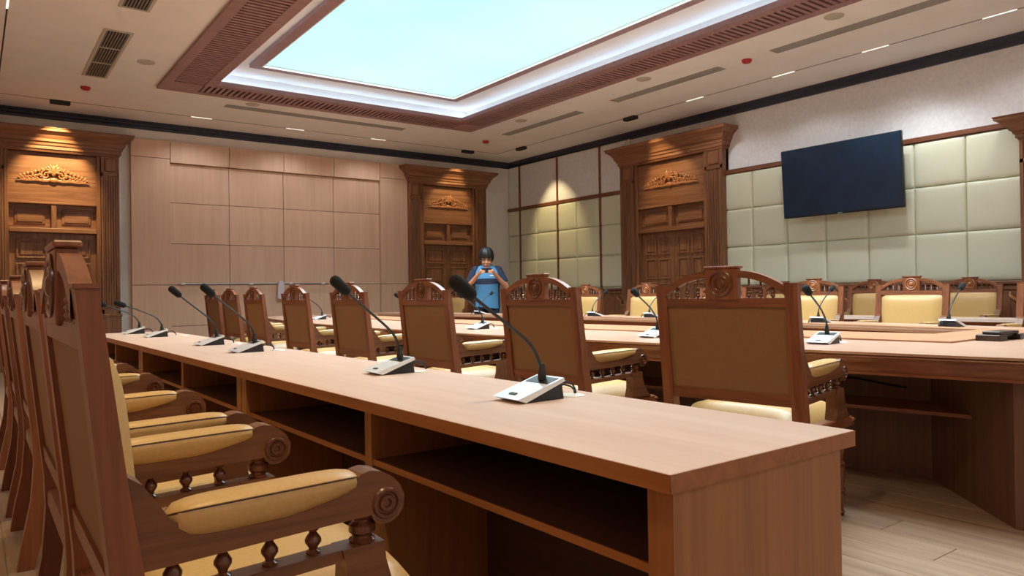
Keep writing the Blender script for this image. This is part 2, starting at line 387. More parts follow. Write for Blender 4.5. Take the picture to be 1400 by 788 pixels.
for k, (xx, yy) in enumerate(((8.66, 4.2), (8.66, 1.0), (8.66, -1.2), (GX0, -1.2))):  # added neutral fill spots with no fixture of their own
    spot('lamp', (xx, yy, HC-.02), (xx, yy, 0), SPOT_W*1.2, size=120, col=(.88, .95, 1))
for k in range(5):  # added washers behind the camera, bouncing light off the front wall
    xx = .8+k*1.85; spot('lamp', (xx, -1.5, HC-.02), (xx, -2.25, 2.0), SPOT_W*1.2, size=110, col=(1, .97, .95))
# detectors, speakers, vents
for x, y, lab in ((1.25, 11.24, 'beside the left louvre vent'), (7.74, 11.28, 'near the far corner'), (7.73, 5.55, 'between the long grey slots at right')):
    o = MB().lathe([(.062, 0), (.062, -.012), (.055, -.03), (.04, -.042), (.02, -.046)], n=20).build('smoke_detector', M['red'], smooth=True)
    o.location = (x, y, HC); tag(o, 'small red detector on the ceiling '+lab, 'detector', 'red ceiling detectors')
for x, y, lab in ((1.71, 9.66, 'left of the wooden grille'), (3.36, 10.95, 'between grille and back slot'), (7.26, 6.83, 'right of the grille, middle of three'), (7.26, 4.14, 'right of the grille, nearest of three'), (7.31, 9.62, 'right of the grille, farthest of three')):
    o = MB().lathe([(.10, 0), (.10, -.004), (.092, -.009), (.01, -.010)], n=24).build('ceiling_speaker', M['ventw'], smooth=True)
    o.location = (x, y, HC); tag(o, 'flat round speaker on the ceiling '+lab, 'speaker', 'round ceiling speakers')
for x, y, ln, ang, lab in ((4.52, 11.22, 2.95, 0, 'parallel to the back wall'), (7.73, 9.64, 2.0, PI/2, 'at right, farthest of three'), (7.73, 6.9, 1.95, PI/2, 'at right, middle of three'), (7.73, 4.2, 1.95, PI/2, 'at right, nearest of three')):
    t = thing('slot_diffuser', 'long grey air slot in the ceiling '+lab, 'vent', (x, y, HC), ang, 'long air slots')
    mb = MB(); ring(mb, -ln/2, ln/2, -.085, .085, .012, -.008, 0); mb.build('slot_frame', M['grey'], t)
    MB().box(-ln/2+.01, ln/2-.01, -.075, .075, -.003, -.001).build('slot_backing', M['grey'], t)
    for q in (-.045, -.015, .015, .045): MB().box(-ln/2+.012, ln/2-.012, q-.004, q+.004, -.007, -.003).build('slot_blade', M['grey'], t)
for x, y, lab in ((1.28, 9.65, 'nearer the left doorway'), (1.3, 6.95, 'at the top edge of view')):
    t = thing('louvre_vent', 'dark louvred air vent in the ceiling '+lab, 'vent', (x, y, HC), 0, 'louvred ceiling vents')
    mb = MB(); ring(mb, -.14, .14, -.98, .98, .03, -.012, 0); mb.build('vent_frame', M['ventw'], t)
    MB().box(-.115, .115, -.955, .955, -.003, -.001).build('vent_backing', M['black'], t)
    b0 = None
    for k in range(8):
        xx = -.1+k*.0286
        if b0 is None: b0 = MB().box(-.003, .003, -.95, .95, -.012, -.003).build('louvre_blade', M['grey'], t); b0.location = (xx, 0, 0)
        else: ref(b0, 'louvre_blade', t, (xx, 0, 0))
    for q in (-.32, .32): MB().box(-.112, .112, q-.012, q+.012, -.013, -.003).build('cross_bar', M['ventw'], t)

# ------------------------------------------------------------------ doors (local x to the right as seen from the room, -y towards the room)
def scroll_tube(mb, cx, cz, r, turns, a0, sgn, y, th):
    pts = []; rad = []
    n = int(18*turns)
    for i in range(n+1):
        q = i/n; a = a0+sgn*q*turns*2*PI; rr_ = r*(1-.85*q)
        pts.append((cx+rr_*math.cos(a), y-.012*q, cz+rr_*math.sin(a))); rad.append(th*(1-.5*q))
    mb.tube(pts, rad, n=6)
def ring_xz(mb, x0, x1, z0, z1, wd, y0, y1):
    for (a, b_, c, d) in ((x0, x0+wd, z0, z1), (x1-wd, x1, z0, z1), (x0+wd, x1-wd, z0, z0+wd), (x0+wd, x1-wd, z1-wd, z1)): mb.box(a, b_, y0, y1, c, d, bev=.006)
def door(name, loc, rz, W, pil, cols, label):
    D = struct(name, loc, rz, label)
    hw = W/2; cs = .055; ho = hw+cs+pil; F = -.14           # front plane of the pilasters
    # backing, recess reveals
    mb = MB()
    mb.box(-ho, -hw-cs*.2, -.03, .06, 0, 3.24); mb.box(hw+cs*.2, ho, -.03, .06, 0, 3.24); mb.box(-hw-cs, hw+cs, -.03, .06, 2.46, 3.24)
    mb.box(-hw-cs*.3, hw+cs*.3, .045, .06, 0, 2.5)
    mb.build('backing', M['door'], D)
    for s in (-1, 1):
        x0, x1 = sorted((s*(hw), s*(hw+cs)))
        MB().box(x0, x1, F+.03, .05, 0, 3.22, bev=.006).build('casing', M['door'], D)
        x0, x1 = sorted((s*(hw+cs+.004), s*ho)); c = (x0+x1)/2; wd = x1-x0
        mb = MB()
        mb.box(x0, x1, F+.012, .02, .78, 3.22); 
        mb.box(x0-.012, x1+.012, F-.02, .02, 0, .78, bev=.008); mb.box(x0-.02, x1+.02, F-.03, .02, .74, .79, bev=.008)
        fl_w = wd*.68; nf = 5
        for k in range(nf+1):
            xx = c-fl_w/2+k*fl_w/nf
            mb.box(xx-fl_w/nf*.28, xx+fl_w/nf*.28, F-.004, F+.012, .88, 2.90, bev=.004)
        mb.box(x0, c-fl_w/2-fl_w/nf*.28-.006, F-.004, F+.012, .79, 3.22); mb.box(c+fl_w/2+fl_w/nf*.28+.006, x1, F-.004, F+.012, .79, 3.22)
        mb.box(x0, x1, F-.004, F+.012, 2.92, 2.97); mb.box(x0, x1, F-.004, F+.012, .79, .86)
        mb.build('pilaster', M['door'], D)
        MB().box(c-wd*.3, c+wd*.3, F-.012, F+.012, 2.99, 3.19, bev=.012).build('pilaster_panel', M['door'], D)
    # big board with a joint
    MB().box(-hw, hw, -.075, .0, 2.80, 3.20).build('board', M['doorX'], D)
    MB().box(-hw, hw, -.075, .0, 2.47, 2.797).build('board', M['doorX'], D)
    # transom: shelf bar, mullion, two sunk panels
    MB().box(-hw, hw, F+.03, .03, 2.02, 2.09, bev=.008).build('transom_bar', M['doorX'], D)
    MB().box(-hw, hw, F+.04, .02, 2.445, 2.475, bev=.004).build('head_bar', M['doorX'], D)
    MB().box(-.035, .035, F+.05, .03, 2.09, 2.445, bev=.004).build('mullion', M['door'], D)
    for s in (-1, 1):
        x0, x1 = sorted((s*.035, s*hw))
        mb = MB().box(x0, x1, .0, .04, 2.09, 2.445); mb.box(x0+.07, x1-.07, -.016, .0, 2.15, 2.385, bev=.01); mb.box(x0+.1, x1-.1, -.026, -.016, 2.18, 2.355, bev=.006)
        mb.build('transom_panel', M['doorX'], D)
        # door leaf with raised panels
        x0, x1 = sorted((s*.004, s*(hw-.004)))
        leaf = MB().box(x0, x1, .0, .04, 0.005, 2.015).build('leaf', M['door'], D)
        lw = (x1-x0)
        pw = (lw-.16-(cols-1)*.06)/cols
        for q in range(cols):
            a = x0+.08+q*(pw+.06)
            for (z0, z1) in ((1.64, 1.93), (1.22, 1.57), (.82, 1.15), (.16, .74)):
                mb = MB(); ring2 = (a, a+pw, z0, z1)
                ring_xz(mb, a, a+pw, z0, z1, .026, -.022, .002); mb.box(a+.05, a+pw-.05, -.014, .004, z0+.05, z1-.05, bev=.009)
                mb.build('raised_panel', M['door'], leaf)
        MB().lathe([(.018, 0), (.018, -.02), (.008, -.024), (.008, -.05), (.022, -.055), (.022, -.075), (.01, -.082)], c=(s*.06, 0, 1.0), axis='Y', n=12).build('knob', M['steel'], leaf, smooth=True)
    # crown
    lv = [(3.215, .0), (3.235, .012), (3.25, .012), (3.255, .03), (3.30, .03), (3.31, .045), (3.345, .055), (3.36, .075), (3.40, .085), (3.45, .12), (3.49, .17), (3.50, .185), (3.53, .19), (3.545, .2), (3.55, .2)]
    mb = MB()
    mb.loft([[(-ho-o, .05, z), (ho+o, .05, z), (ho+o, F-o, z), (-ho-o, F-o, z)] for z, o in lv])
    mb.build('crown_moulding', M['doorX'], D)
    # carved acanthus crest
    mb = MB(); yb = -.085; k = W/1.2; zb = 2.775
    mb.ball((0, yb-.012, zb+.13), .05, (.8, .5, 1.35))
    mb.ball((0, yb-.012, zb+.02), .045, (1.3, .5, .7))
    for s in (-1, 1):
        for i in range(4):
            a = PI/2-s*(.5+i*.42); mb.tube([(0, yb-.01, zb+.12), (math.cos(a)*.06, yb-.03, zb+.12+math.sin(a)*.06), (math.cos(a)*.10, yb-.015, zb+.12+math.sin(a)*.105)], [.012, .018, .004], n=6)
        for (cx, cz, r_, tn, a0, sg, th) in ((.10, .085, .055, 1.4, PI*.5, -1, .013), (.17, .06, .05, 1.3, PI*.9, 1, .012), (.23, .055, .042, 1.3, PI*.4, -1, .011), (.295, .045, .036, 1.2, PI*.9, 1, .010), (.35, .036, .028, 1.2, PI*.4, -1, .009), (.40, .028, .02, 1.1, PI*.8, 1, .008)):
            scroll_tube(mb, s*cx*k, zb+cz, r_, tn, (a0 if s > 0 else PI-a0), sg*s, yb-.01, th)
        mb.tube([(s*k*x_, yb-.008, zb+z_) for x_, z_ in ((.03, .02), (.12, .012), (.22, .018), (.32, .008), (.40, .012), (.46, .0))], [.016, .018, .016, .014, .012, .004], n=6)
        for i in range(9):
            x_ = .05+i*.045; h = .17*(1-x_/.5)
            mb.ball((s*k*x_, yb-.016, zb+.03+h*.9), .016, (1, .6, 1.25), u=8, v=6)
            mb.ball((s*k*(x_+.02), yb-.02, zb+.025+h*.4), .013, (1.2, .7, .9), u=8, v=6)
    for v in mb.bm.verts: v.co.z = zb+(v.co.z-zb)*1.28; v.co.x *= 1.08
    mb.build('carved_crest', M['carve'], D, smooth=True, sharp=60)
    return D
door('door_1', (1.0, YB, 0), 0, 1.12, .25, 1, 'carved wooden double doorway at the left with warm light on its crest')
door('door_2', (7.87, YB, 0), 0, 1.16, .27, 1, 'carved wooden double doorway near the far corner behind the man')
door('door_3', (XR, 8.31, 0), -PI/2, 1.44, .33, 2, 'carved wooden double doorway in the right wall left of the television')
door('door_4', (XR, 2.10, 0), -PI/2, 1.44, .33, 2, 'lower carved wooden doorway cut off by the right edge of view').scale = (1, 1, .817)

# ------------------------------------------------------------------ veneer panelling on the back wall
W_ = struct('trim_4')
xs = [2.62, 3.555, 4.49, 5.43, 6.365]; gp = .004
def slab(x0, x1, z0, z1, yf, mat='panel', par=W_, name='veneer_panel'):
    return MB().box(x0+gp, x1-gp, yf, YB+.04, z0+gp, z1-gp, bev=.002).build(name, M[mat], par)
MB().box(2.05, 6.955, YB+.015, YB+.045, 0, 3.565).build('panel_backing', M['dark'], W_)
for a, b_ in ((2.04, 2.62), (6.365, 6.955)):
    for z0, z1 in ((0, 1.235), (1.235, 3.285), (3.285, 3.575)): slab(a, b_, z0, z1, YB-.06)
for a, b_ in zip(xs, xs[1:]):
    slab(a, b_, 3.225, 3.575, YB-.06)
    for z0, z1 in ((0, .56), (.56, 1.235), (1.235, 1.91), (1.91, 2.58), (2.58, 3.225)): slab(a, b_, z0, z1, YB-.005)
t = thing('wall_rail', 'thin steel rail along the veneer panelling at chair-top height', 'rail', (0, YB-.04, 1.25))
MB().tube([(2.72, 0, 0), (5.3, 0, 0)], .012).build('bar', M['steel'], t, smooth=True)
for q in (2.8, 3.9, 4.6, 5.2): MB().box(q-.03, q+.03, -.02, .035, -.016, .016, bev=.004).build('bracket', M['white'], t)
mb = MB(); loops = []
for k, (z, hwid) in enumerate(((1.30, .03), (1.27, .05), (1.18, .055), (1.06, .06), (.98, .05))):
    loops.append([(4.4+hwid*math.cos(a)*(1+.25*math.sin(3*a+k)), YB-.085+.03*math.sin(a), z) for a in [2*PI*i/12 for i in range(12)]])
o = mb.loft(loops).build('folded_cloth', M['cloth'], smooth=True); tag(o, 'pale lilac cloth hanging from the steel rail behind the chairs', 'cloth')

# ------------------------------------------------------------------ right wall: padded panels, strips, dado
def pad_mesh(wd, h, d=.045):
    gs = [-1, -1, -.975, -.93, -.8, -.45, 0, .45, .8, .93, .975, 1, 1]
    n = len(gs)-1; mb = MB(); bm = mb.bm; g_ = {}
    for i in range(n+1):
        for j in range(n+1):
            u_, v_ = gs[i], gs[j]
            if i in (0, n) or j in (0, n): dd = 0
            else: dd = .016+(d-.016)*max(0, (1-abs(u_)**14)*(1-abs(v_)**14))**.5
            g_[i, j] = bm.verts.new((-dd, u_*wd/2, v_*h/2))
    for i in range(n):
        for j in range(n): bm.faces.new((g_[i, j], g_[i+1, j], g_[i+1, j+1], g_[i, j+1]))
    return mb
pc = {}
def pad_at(y0, y1, z0, z1, par, x=XR+.01):
    key = (round(y1-y0, 2), round(z1-z0, 2)); c = (x, (y0+y1)/2, (z0+z1)/2)
    if key not in pc:
        pc[key] = pad_mesh(y1-y0-.004, z1-z0-.004).build('padded_panel', M['pad'], par, smooth=True, sharp=80); pc[key].location = c
    else: ref(pc[key], 'padded_panel', par, c)
R1 = struct('trim_5'); R2 = struct('trim_6')
MB().box(XR, XR+.035, 9.3, YB+.05, 1.08, HC-.1).build('panel_backing', M['pad'], R1)
MB().box(XR, XR+.035, 3.1, 7.3, 1.08, 2.83).build('panel_backing', M['pad'], R2)
for z0, z1 in ((1.10, 1.69), (1.69, 2.25), (2.25, 2.79)):
    for y0, y1 in ((9.40, 10.05), (10.09, 10.73), (10.73, 11.29), (11.33, 11.98), (11.98, 12.54), (12.58, 12.97)): pad_at(y0, y1, z0, z1, R1)
for yy in (10.07, 11.31, 12.56): MB().box(XR-.035, XR+.02, yy-.02, yy+.02, 1.08, HC-.115, bev=.004).build('upright_strip', M['strip'], R1)
MB().box(XR-.04, XR+.02, 9.38, YB+.04, 2.79, 2.85, bev=.006).build('rail_strip', M['strip'], R1)
pan = ((9.40, 10.05), (10.09, 11.29), (11.33, 12.54), (12.58, 12.97))
for y0, y1 in pan: MB().box(XR-.012, XR+.02, y0, y1, 2.86, HC-.13, bev=.004).build('fabric_panel', M['mottle'], R1)
ys = [7.33, 6.75, 6.165, 5.575, 4.98, 4.39, 3.80, 3.2]
for z0, z1 in ((1.085, 1.675), (1.675, 2.255), (2.255, 2.815)):
    for a, b_ in zip(ys, ys[1:]): pad_at(b_, a, z0, z1, R2)
MB().box(XR-.045, XR+.02, 3.0, 7.3, 2.815, 2.88, bev=.006).build('rail_strip', M['strip'], R2)
def dado(y0, y1, name):
    D = struct(name)
    MB().box(XR-.01, XR+.03, y0, y1, 0, 1.05).build('dado_board', M['door'], D)
    MB().box(XR-.06, XR+.02, y0, y1, 1.04, 1.08, bev=.008).build('dado_cap', M['strip'], D)
    MB().box(XR-.04, XR+.02, y0, y1, 0, .14, bev=.006).build('skirting', M['door'], D)
    n = max(1, round((y1-y0)/.62)); s = (y1-y0)/n
    for k in range(n):
        a = y0+k*s
        MB().box(XR-.03, XR, a-.035 if k else a, a+.035, .14, 1.04, bev=.004).build('stile', M['door'], D)
        MB().box(XR-.028, XR, a+.035, a+s-.035, .98, 1.04, bev=.004).build('dado_rail', M['door'], D)
        c = a+s/2; hh = s/2-.08
        mb = MB(); mb.prism([(c-hh, .22), (c+hh, .22), (c+hh, .82), (c+hh-.09, .92), (c-hh+.09, .92), (c-hh, .82)], XR-.026, XR-.008, 'YZ'); mb.build('dado_panel', M['door'], D)
        mb = MB(); mb.tube([(XR-.03, a+.06, .80), (XR-.05, a+.085, .86), (XR-.05, a+.13, .885), (XR-.04, a+.16, .92), (XR-.03, a+.155, .95)], [.012, .022, .02, .018, .01], n=6); mb.build('carved_bracket', M['carve'], D, smooth=True)
dado(9.46, YB+.03, 'trim_7'); dado(3.2, 7.2, 'trim_8')

# ------------------------------------------------------------------ television
t = thing('television', 'large dark wall-mounted television tilted down over the padded panels', 'television', (9.28, 5.26, 2.49))
t.rotation_euler = (0, math.radians(-3.6), 0)
MB().box(-.02, .03, -.835, .835, -.475, .475, bev=.008).build('housing', M['tvb'], t)
MB().box(-.024, -.018, -.822, .822, -.455, .465, bev=.002).build('screen', M['tv'], t)
MB().box(-.025, -.02, -.03, .03, -.468, -.461).build('maker_badge', M['silver'], t)
MB().box(.03, .10, -.4, .4, -.25, .25, bev=.02).build('rear_bulge', M['black'], t)
MB().box(.09, .20, -.2, .2, -.1, .1).build('wall_bracket', M['black'], t)

# ================================================================== CHAIR (local: faces +x, rear of the back at x=0)
def lean(z): return .052*(1.05-z)/.55 if z > .5 else .052
def chair_parts(t):
    HW = .33
    # rear posts: one sawn piece from cap to floor
    for s in (-1, 1):
        rear = [(0, 1.045), (.028, .75), (.052, .5), (.056, .40), (.045, .25), (.015, .1), (.0, 0)]
        front = [(.055, 0), (.078, .1), (.098, .25), (.108, .40), (.104, .5), (.066, .75), (.030, 1.045)]
        mb = MB(); y0, y1 = sorted((s*(HW-.052), s*HW)); mb.prism(rear[::-1] + front[::-1], y0, y1)
        mb.box(-.003, .033, y0-.004, y1+.004, 1.045, 1.052)
        mb.build('rear_post', M['chair'], t)
    yi = HW-.052
    # rails of the back
    def lrail(z0, z1, d0, d1, name):
        mb = MB().prism([(lean(z0)+d0, z0), (lean(z1)+d0, z1), (lean(z1)+d1, z1), (lean(z0)+d1, z0)], -yi, yi); return mb.build(name, M['chairY'], t)
    lrail(.955, .992, 0, .036, 'top_rail'); lrail(.545, .592, .006, .045, 'bottom_rail')
    MB().prism([(lean(.592)+.014, .59), (lean(.955)+.008, .957), (lean(.955)+.022, .957), (lean(.592)+.028, .59)], -yi, yi).build('back_panel', M['vinyl'], t)
    # front cushion of the back
    mb = MB(); n = 12; g_ = {}
    for i in range(n+1):
        for j in range(n+1):
            u_, v_ = i/n*2-1, j/n*2-1; z = .755+v_*.21
            f = max(0, (1-abs(u_)**5)*(1-abs(v_)**5))
            g_[i, j] = mb.bm.verts.new((lean(z)+.022+.05*f**.6, u_*(yi-.004), z))
    for i in range(n):
        for j in range(n): mb.bm.faces.new((g_[i, j], g_[i+1, j], g_[i+1, j+1], g_[i, j+1]))
    ring_ = [g_[i, 0] for i in range(n+1)]+[g_[n, j] for j in range(1, n+1)]+[g_[i, n] for i in range(n-1, -1, -1)]+[g_[0, j] for j in range(n-1, 0, -1)]
    mb.build('back_cushion', M['leather'], t, smooth=True, sharp=70)
    # crest: block, arches, spindles
    blk = MB().box(-.003, .032, -.076, .076, .985, 1.118, bev=.003); blk.box(-.007, .037, -.083, .083, 1.118, 1.13, bev=.003); blk = blk.build('crest_block', M['chair'], t)
    for xs_, sg in ((-.003, -1), (.032, 1)):
        mb = MB()
        for R_, rt in ((.052, .006), (.032, .005)):
            mb.tube([(xs_+sg*.001, R_*math.cos(a), 1.054+R_*math.sin(a)) for a in [2*PI*k/20 for k in range(20)]], rt, n=6, closed=True)
        mb.ball((xs_, 0, 1.054), .022, (.55, 1, 1)); mb.build('roundel', M['turned2'] if sg > 0 else M['turned'], blk, smooth=True)
    for s in (-1, 1):
        out, inn = [], []
        for k in range(11):
            q = k/10
            out.append((s*(.281-.205*q), 1.040+.068*math.sin(q*PI/2)**.9)); inn.append((s*(.281-.205*q), 1.0+.078*math.sin(q*PI/2)**.8))
        mb = MB(); 
        A = [[mb.bm.verts.new((x_, p[0], p[1])) for p in out] for x_ in (-.001, .03)]; B = [[mb.bm.verts.new((x_, p[0], p[1])) for p in inn] for x_ in (-.001, .03)]
        for k in range(10):
            for (p, q) in ((A[0], A[1]), (B[1], B[0]), (B[0], A[0]), (A[1], B[1])): mb.bm.faces.new((p[k], p[k+1], q[k+1], q[k]))
        mb.build('crest_arch', M['chairY'], t, smooth=True)
        for yy in (.120, .172, .224):
            q = (.281-yy)/.205; h = 1.0+.078*math.sin(q*PI/2)**.8-.988
            pr = [(.009, 0), (.011, .004), (.007, .008)]
            for i in range(3):
                z = .009+i*.0125; pr += [(.007, z), (.0115, z+.006), (.007, z+.012)]
            pr += [(.0085, .05), (.005, .056), (.0045, max(.06, h))]
            pr = [(r_, min(z, h)) for r_, z in pr]
            MB().lathe(pr, c=(.015, s*yy, .988), n=8).build('crest_spindle', M['turned'], t, smooth=True)
    # seat
    mb = MB().box(.06, .585, -.318, .318, .405, .452, bev=.006); mb.box(.575, .60, -.325, .325, .425, .444, bev=.006); mb.box(.575, .595, -.322, .322, .409, .422, bev=.004)
    mb.build('seat_frame', M['chairY'], t)
    mb = MB(); n = 12; g_ = {}
    for i in range(n+1):
        for j in range(n+1):
            u_, v_ = i/n*2-1, j/n*2-1
            f = max(0, (1-abs(u_)**8)*(1-abs(v_)**8))
            g_[i, j] = mb.bm.verts.new((.345+u_*.25, v_*.275, .45+(.062 + .012*(1-v_*v_))*f**.4))
    for i in range(n):
        for j in range(n): mb.bm.faces.new((g_[i, j], g_[i+1, j], g_[i+1, j+1], g_[i, j+1]))
    mb.build('seat_cushion', M['leather'], t, smooth=True, sharp=80)
    # arms
    for s in (-1, 1):
        yc = s*.297
        top = [(.05, .768), (.066, .766), (.085, .752), (.105, .722), (.122, .695), (.15, .674), (.25, .668), (.33, .672), (.385, .686), (.42, .704), (.435, .714), (.452, .717), (.472, .713), (.492, .702), (.508, .686), (.518, .664), (.516, .643), (.505, .627), (.488, .618), (.468, .619), (.456, .629), (.453, .638)]
        bot = [(.40, .636), (.25, .630), (.12, .624), (.06, .622)]
        arm = MB().prism(top+bot, yc-.028, yc+.028).build('arm', M['chairX'], t)
        for sd in (-1, 1):
            mb = MB()
            for R_, rt in ((.024, .005), (.011, .005)):
                mb.tube([(.482+R_*math.cos(a), yc+sd*.029, .655+R_*math.sin(a)) for a in [2*PI*k/16 for k in range(16)]], rt, n=6, closed=True)
            mb.build('scroll_boss', M['turned'], arm, smooth=True)
        # pad: fat rounded bolster
        loops = []; nn = 18; K = 16
        for i in range(nn+1):
            q = i/nn*2-1; f = max(max(.0, 1-abs(q)**6)**.45, .12); x_ = .279+q*.163
            lo = .040*min(f, 1 if q < .1 else (1-.72*((q-.1)/.9)**1.3)); up = .022*f; zc = .697+.004*q
            lp = []
            for k in range(K):
                a = 2*PI*k/K; ca, sa = math.cos(a), math.sin(a)
                yy = .041*f*math.copysign(abs(ca)**.7, ca); zz = (up if sa > 0 else lo)*math.copysign(abs(sa)**.75, sa)
                lp.append((x_, yc+yy, zc+zz))
            loops.append(lp)
        pad = MB().loft(loops).build('arm_pad', M['leather'], t, smooth=True, sharp=70)
        mb = MB()
        for sd in (-1, 1):
            mb.tube([(.279+q*.161, yc+sd*.0385*max(.12, max(0, 1-abs(q)**6)**.45), .697+.0125*max(.12, max(0, 1-abs(q)**6)**.45)+.004*q) for q in [i/12-1 for i in range(25)]], .0016, n=5)
        mb.build('piping', M['seam'], pad)
        # lower side rail and bracket
        mb = MB(); mb.prism([(.09, .552), (.40, .565), (.40, .586), (.09, .574)], yc-.022, yc+.022)
        mb.prism([(.392, .452), (.545, .452), (.515, .478), (.492, .515), (.481, .555), (.478, .588), (.398, .586), (.406, .55), (.404, .50), (.396, .47)], yc-.026, yc+.026)
        mb.build('arm_rail', M['chairX'], t)
        for xx in (.13, .205, .28, .355):
            z0 = .574+.012*(xx-.09)/.31-.002; h = .627-z0+.002
            MB().lathe([(.012, 0), (.013, .006), (.007, .010), (.0085, h*.3), (.0145, h*.48), (.0145, h*.58), (.0085, h*.76), (.006, h*.84), (.011, h*.94), (.012, h)], c=(xx, yc, z0), n=10).build('arm_spindle', M['turned'], t, smooth=True)
        MB().lathe([(.022, 0), (.024, .008), (.018, .012), (.018, .016), (.024, .022), (.024, .034), (.017, .040), (.017, .044), (.022, .05), (.022, .054)], c=(.446, yc, .584), n=14).build('arm_column', M['turned'], t, smooth=True)
        # turned front leg
        pr = [(.016, .028), (.02, .05), (.024, .10), (.019, .105), (.026, .112), (.026, .122), (.02, .128), (.024, .17), (.028, .22), (.021, .226), (.030, .235), (.030, .247), (.022, .254), (.028, .30), (.022, .306), (.031, .315), (.031, .33), (.025, .338), (.031, .36), (.031, .408)]
        lg = MB().lathe(pr, c=(.548, s*.268, 0), n=14).build('front_leg', M['turned'], t, smooth=True)
        MB().lathe([(.008, 0), (.018, .004), (.022, .015), (.018, .026), (.012, .030)], c=(.548, s*.268, 0), n=12).build('bun_foot', M['turned'], lg, smooth=True)
CH = thing('armchair', '', 'chair')
chair_parts(CH)
used = []
def chair(x, y, rz, label, group):
    if not used:
        used.append(1); CH.location = (x, y, 0); CH.rotation_euler = (0, 0, rz); CH['label'] = label; CH['group'] = group; return CH
    return dup(CH, (x, y, 0), rz, label, group)
G1 = 'armchairs along the near side of the front desks'
for (x, y, a, lab) in ((.117, 1.53, 0, 'nearest carved armchair at lower left with a mustard padded arm in front'),
                       (.12, 2.36, 0, 'second carved armchair from the camera in the left row, arms just behind the nearest one'),
                       (.13, 3.68, 0, 'third carved armchair from the camera in the left row'),
                       (.12, 4.55, 0, 'fourth carved armchair from the camera in the left row'),
                       (.12, 5.75, 0, 'fifth carved armchair in the left row, mostly hidden behind the nearer ones')):
    chair(x, y, a, lab, G1)
G2 = 'armchairs with tan backs between front desks and big table'
for k, (x, y, a, lab) in enumerate(((2.58, 2.00, .15, 'largest armchair seen from behind, tan back panel, right of the nearest microphone'),
                       (2.46, 3.13, 0, 'armchair seen from behind just right of the blue-shirted man, second from right'),
                       (2.40, 4.28, 0, 'armchair seen from behind below the far corner doorway, third from right'),
                       (2.39, 5.47, 0, 'armchair seen from behind with a microphone neck crossing its back, fourth from right'),
                       (2.40, 6.69, 0, 'armchair seen from behind beside the hanging cloth, fifth from right'),
                       (2.46, 8.12, 0, 'narrow-looking armchair seen from behind, sixth from right'),
                       (2.49, 9.15, 0, 'armchair seen from behind, second from the left end of the middle row'),
                       (2.49, 9.95, 0, 'last sliver of an armchair at the left end of the middle row'))):
    chair(x, y, a, lab, G2)
G3 = 'armchairs facing us across the big table'
for (x, y, lab) in ((7.08, 2.12, 'cream-backed armchair cut by the right edge of view, facing us behind the table'),
                    (7.08, 3.31, 'largest cream-backed armchair facing us, below the right edge of the television'),
                    (7.08, 4.30, 'cream-backed armchair facing us just right of the largest tan-backed chair'),
                    (7.08, 5.45, 'cream-backed armchair facing us hidden behind the largest tan-backed chair'),
                    (7.08, 6.65, 'cream-backed armchair facing us in front of the right doorway'),
                    (7.08, 7.83, 'cream-backed armchair facing us before the padded wall left of the right doorway'),
                    (7.08, 11.25, 'cream-backed armchair facing us left of the standing man')):
    chair(x, y, PI, lab, G3)
G4 = 'armchairs along the right wall'
for (x, y, lab) in ((9.10, 3.62, 'golden-backed armchair by the right wall, right of the largest cream-backed chair'),
                    (9.10, 4.71, 'golden-backed armchair by the right wall, left of the largest cream-backed chair'),
                    (9.10, 5.98, 'golden-backed armchair by the right wall seen through the largest chair crest')):
    chair(x, y, PI, lab, G4)

# ================================================================== FRONT DESKS
DZ = .73; DW = .58; ROWA = .0135
def desk(y0, y1, label, grom):
    # local: origin at near front corner, y along the row, x across
    t = thing('front_desk', label, 'desk', (.912-ROWA*(y0-.813), y0, 0), ROWA, 'front desks in a row')
    L_ = y1-y0
    MB().box(0, DW, .001, L_-.001, DZ-.033, DZ, bev=.0015).build('desk_top', M['lamTopLit'], t)
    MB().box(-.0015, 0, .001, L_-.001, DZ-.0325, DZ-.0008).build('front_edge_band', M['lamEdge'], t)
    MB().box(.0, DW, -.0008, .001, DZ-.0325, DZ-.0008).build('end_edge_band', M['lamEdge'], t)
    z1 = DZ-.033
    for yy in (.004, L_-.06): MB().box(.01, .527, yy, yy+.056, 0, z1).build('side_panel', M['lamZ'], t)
    MB().box(.02, .42, L_/2-.02, L_/2+.02, 0, z1).build('divider', M['lamZ'], t)
    MB().box(.42, .44, .06, L_-.06, .03, z1).build('back_panel', M['lamShade'], t)
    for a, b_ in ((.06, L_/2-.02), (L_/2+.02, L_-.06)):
        MB().box(.03, .42, a, b_, .545, .557).build('shelf', M['lamShade'], t)
        MB().box(.024, .03, a, b_, .543, .559).build('shelf_edge', M['lamEdge'], t)
    for q in grom:
        MB().lathe([(.034, 0), (.034, .002), (.030, .004), (.008, .0045)], c=(DW-.088, q-y0, DZ), n=20).build('cable_grommet', M['white'], t, smooth=True)
    mb = MB(); pts = [(.40, L_*.3+.02*k, z1-.02-.035*math.sin(PI*k/8)) for k in range(9)]
    mb.tube(pts, .004, n=6); mb.build('loose_cable', M['black'], t, smooth=True)
desk(.813, 3.10, 'nearest front desk of pale wood, its end panel at lower right', (1.598, 2.50))
desk(3.103, 5.17, 'middle front desk of pale wood with two microphones side by side', (4.025, 4.795))
desk(5.173, 7.15, 'farthest front desk of pale wood by the left doorway', (6.135, 6.835))

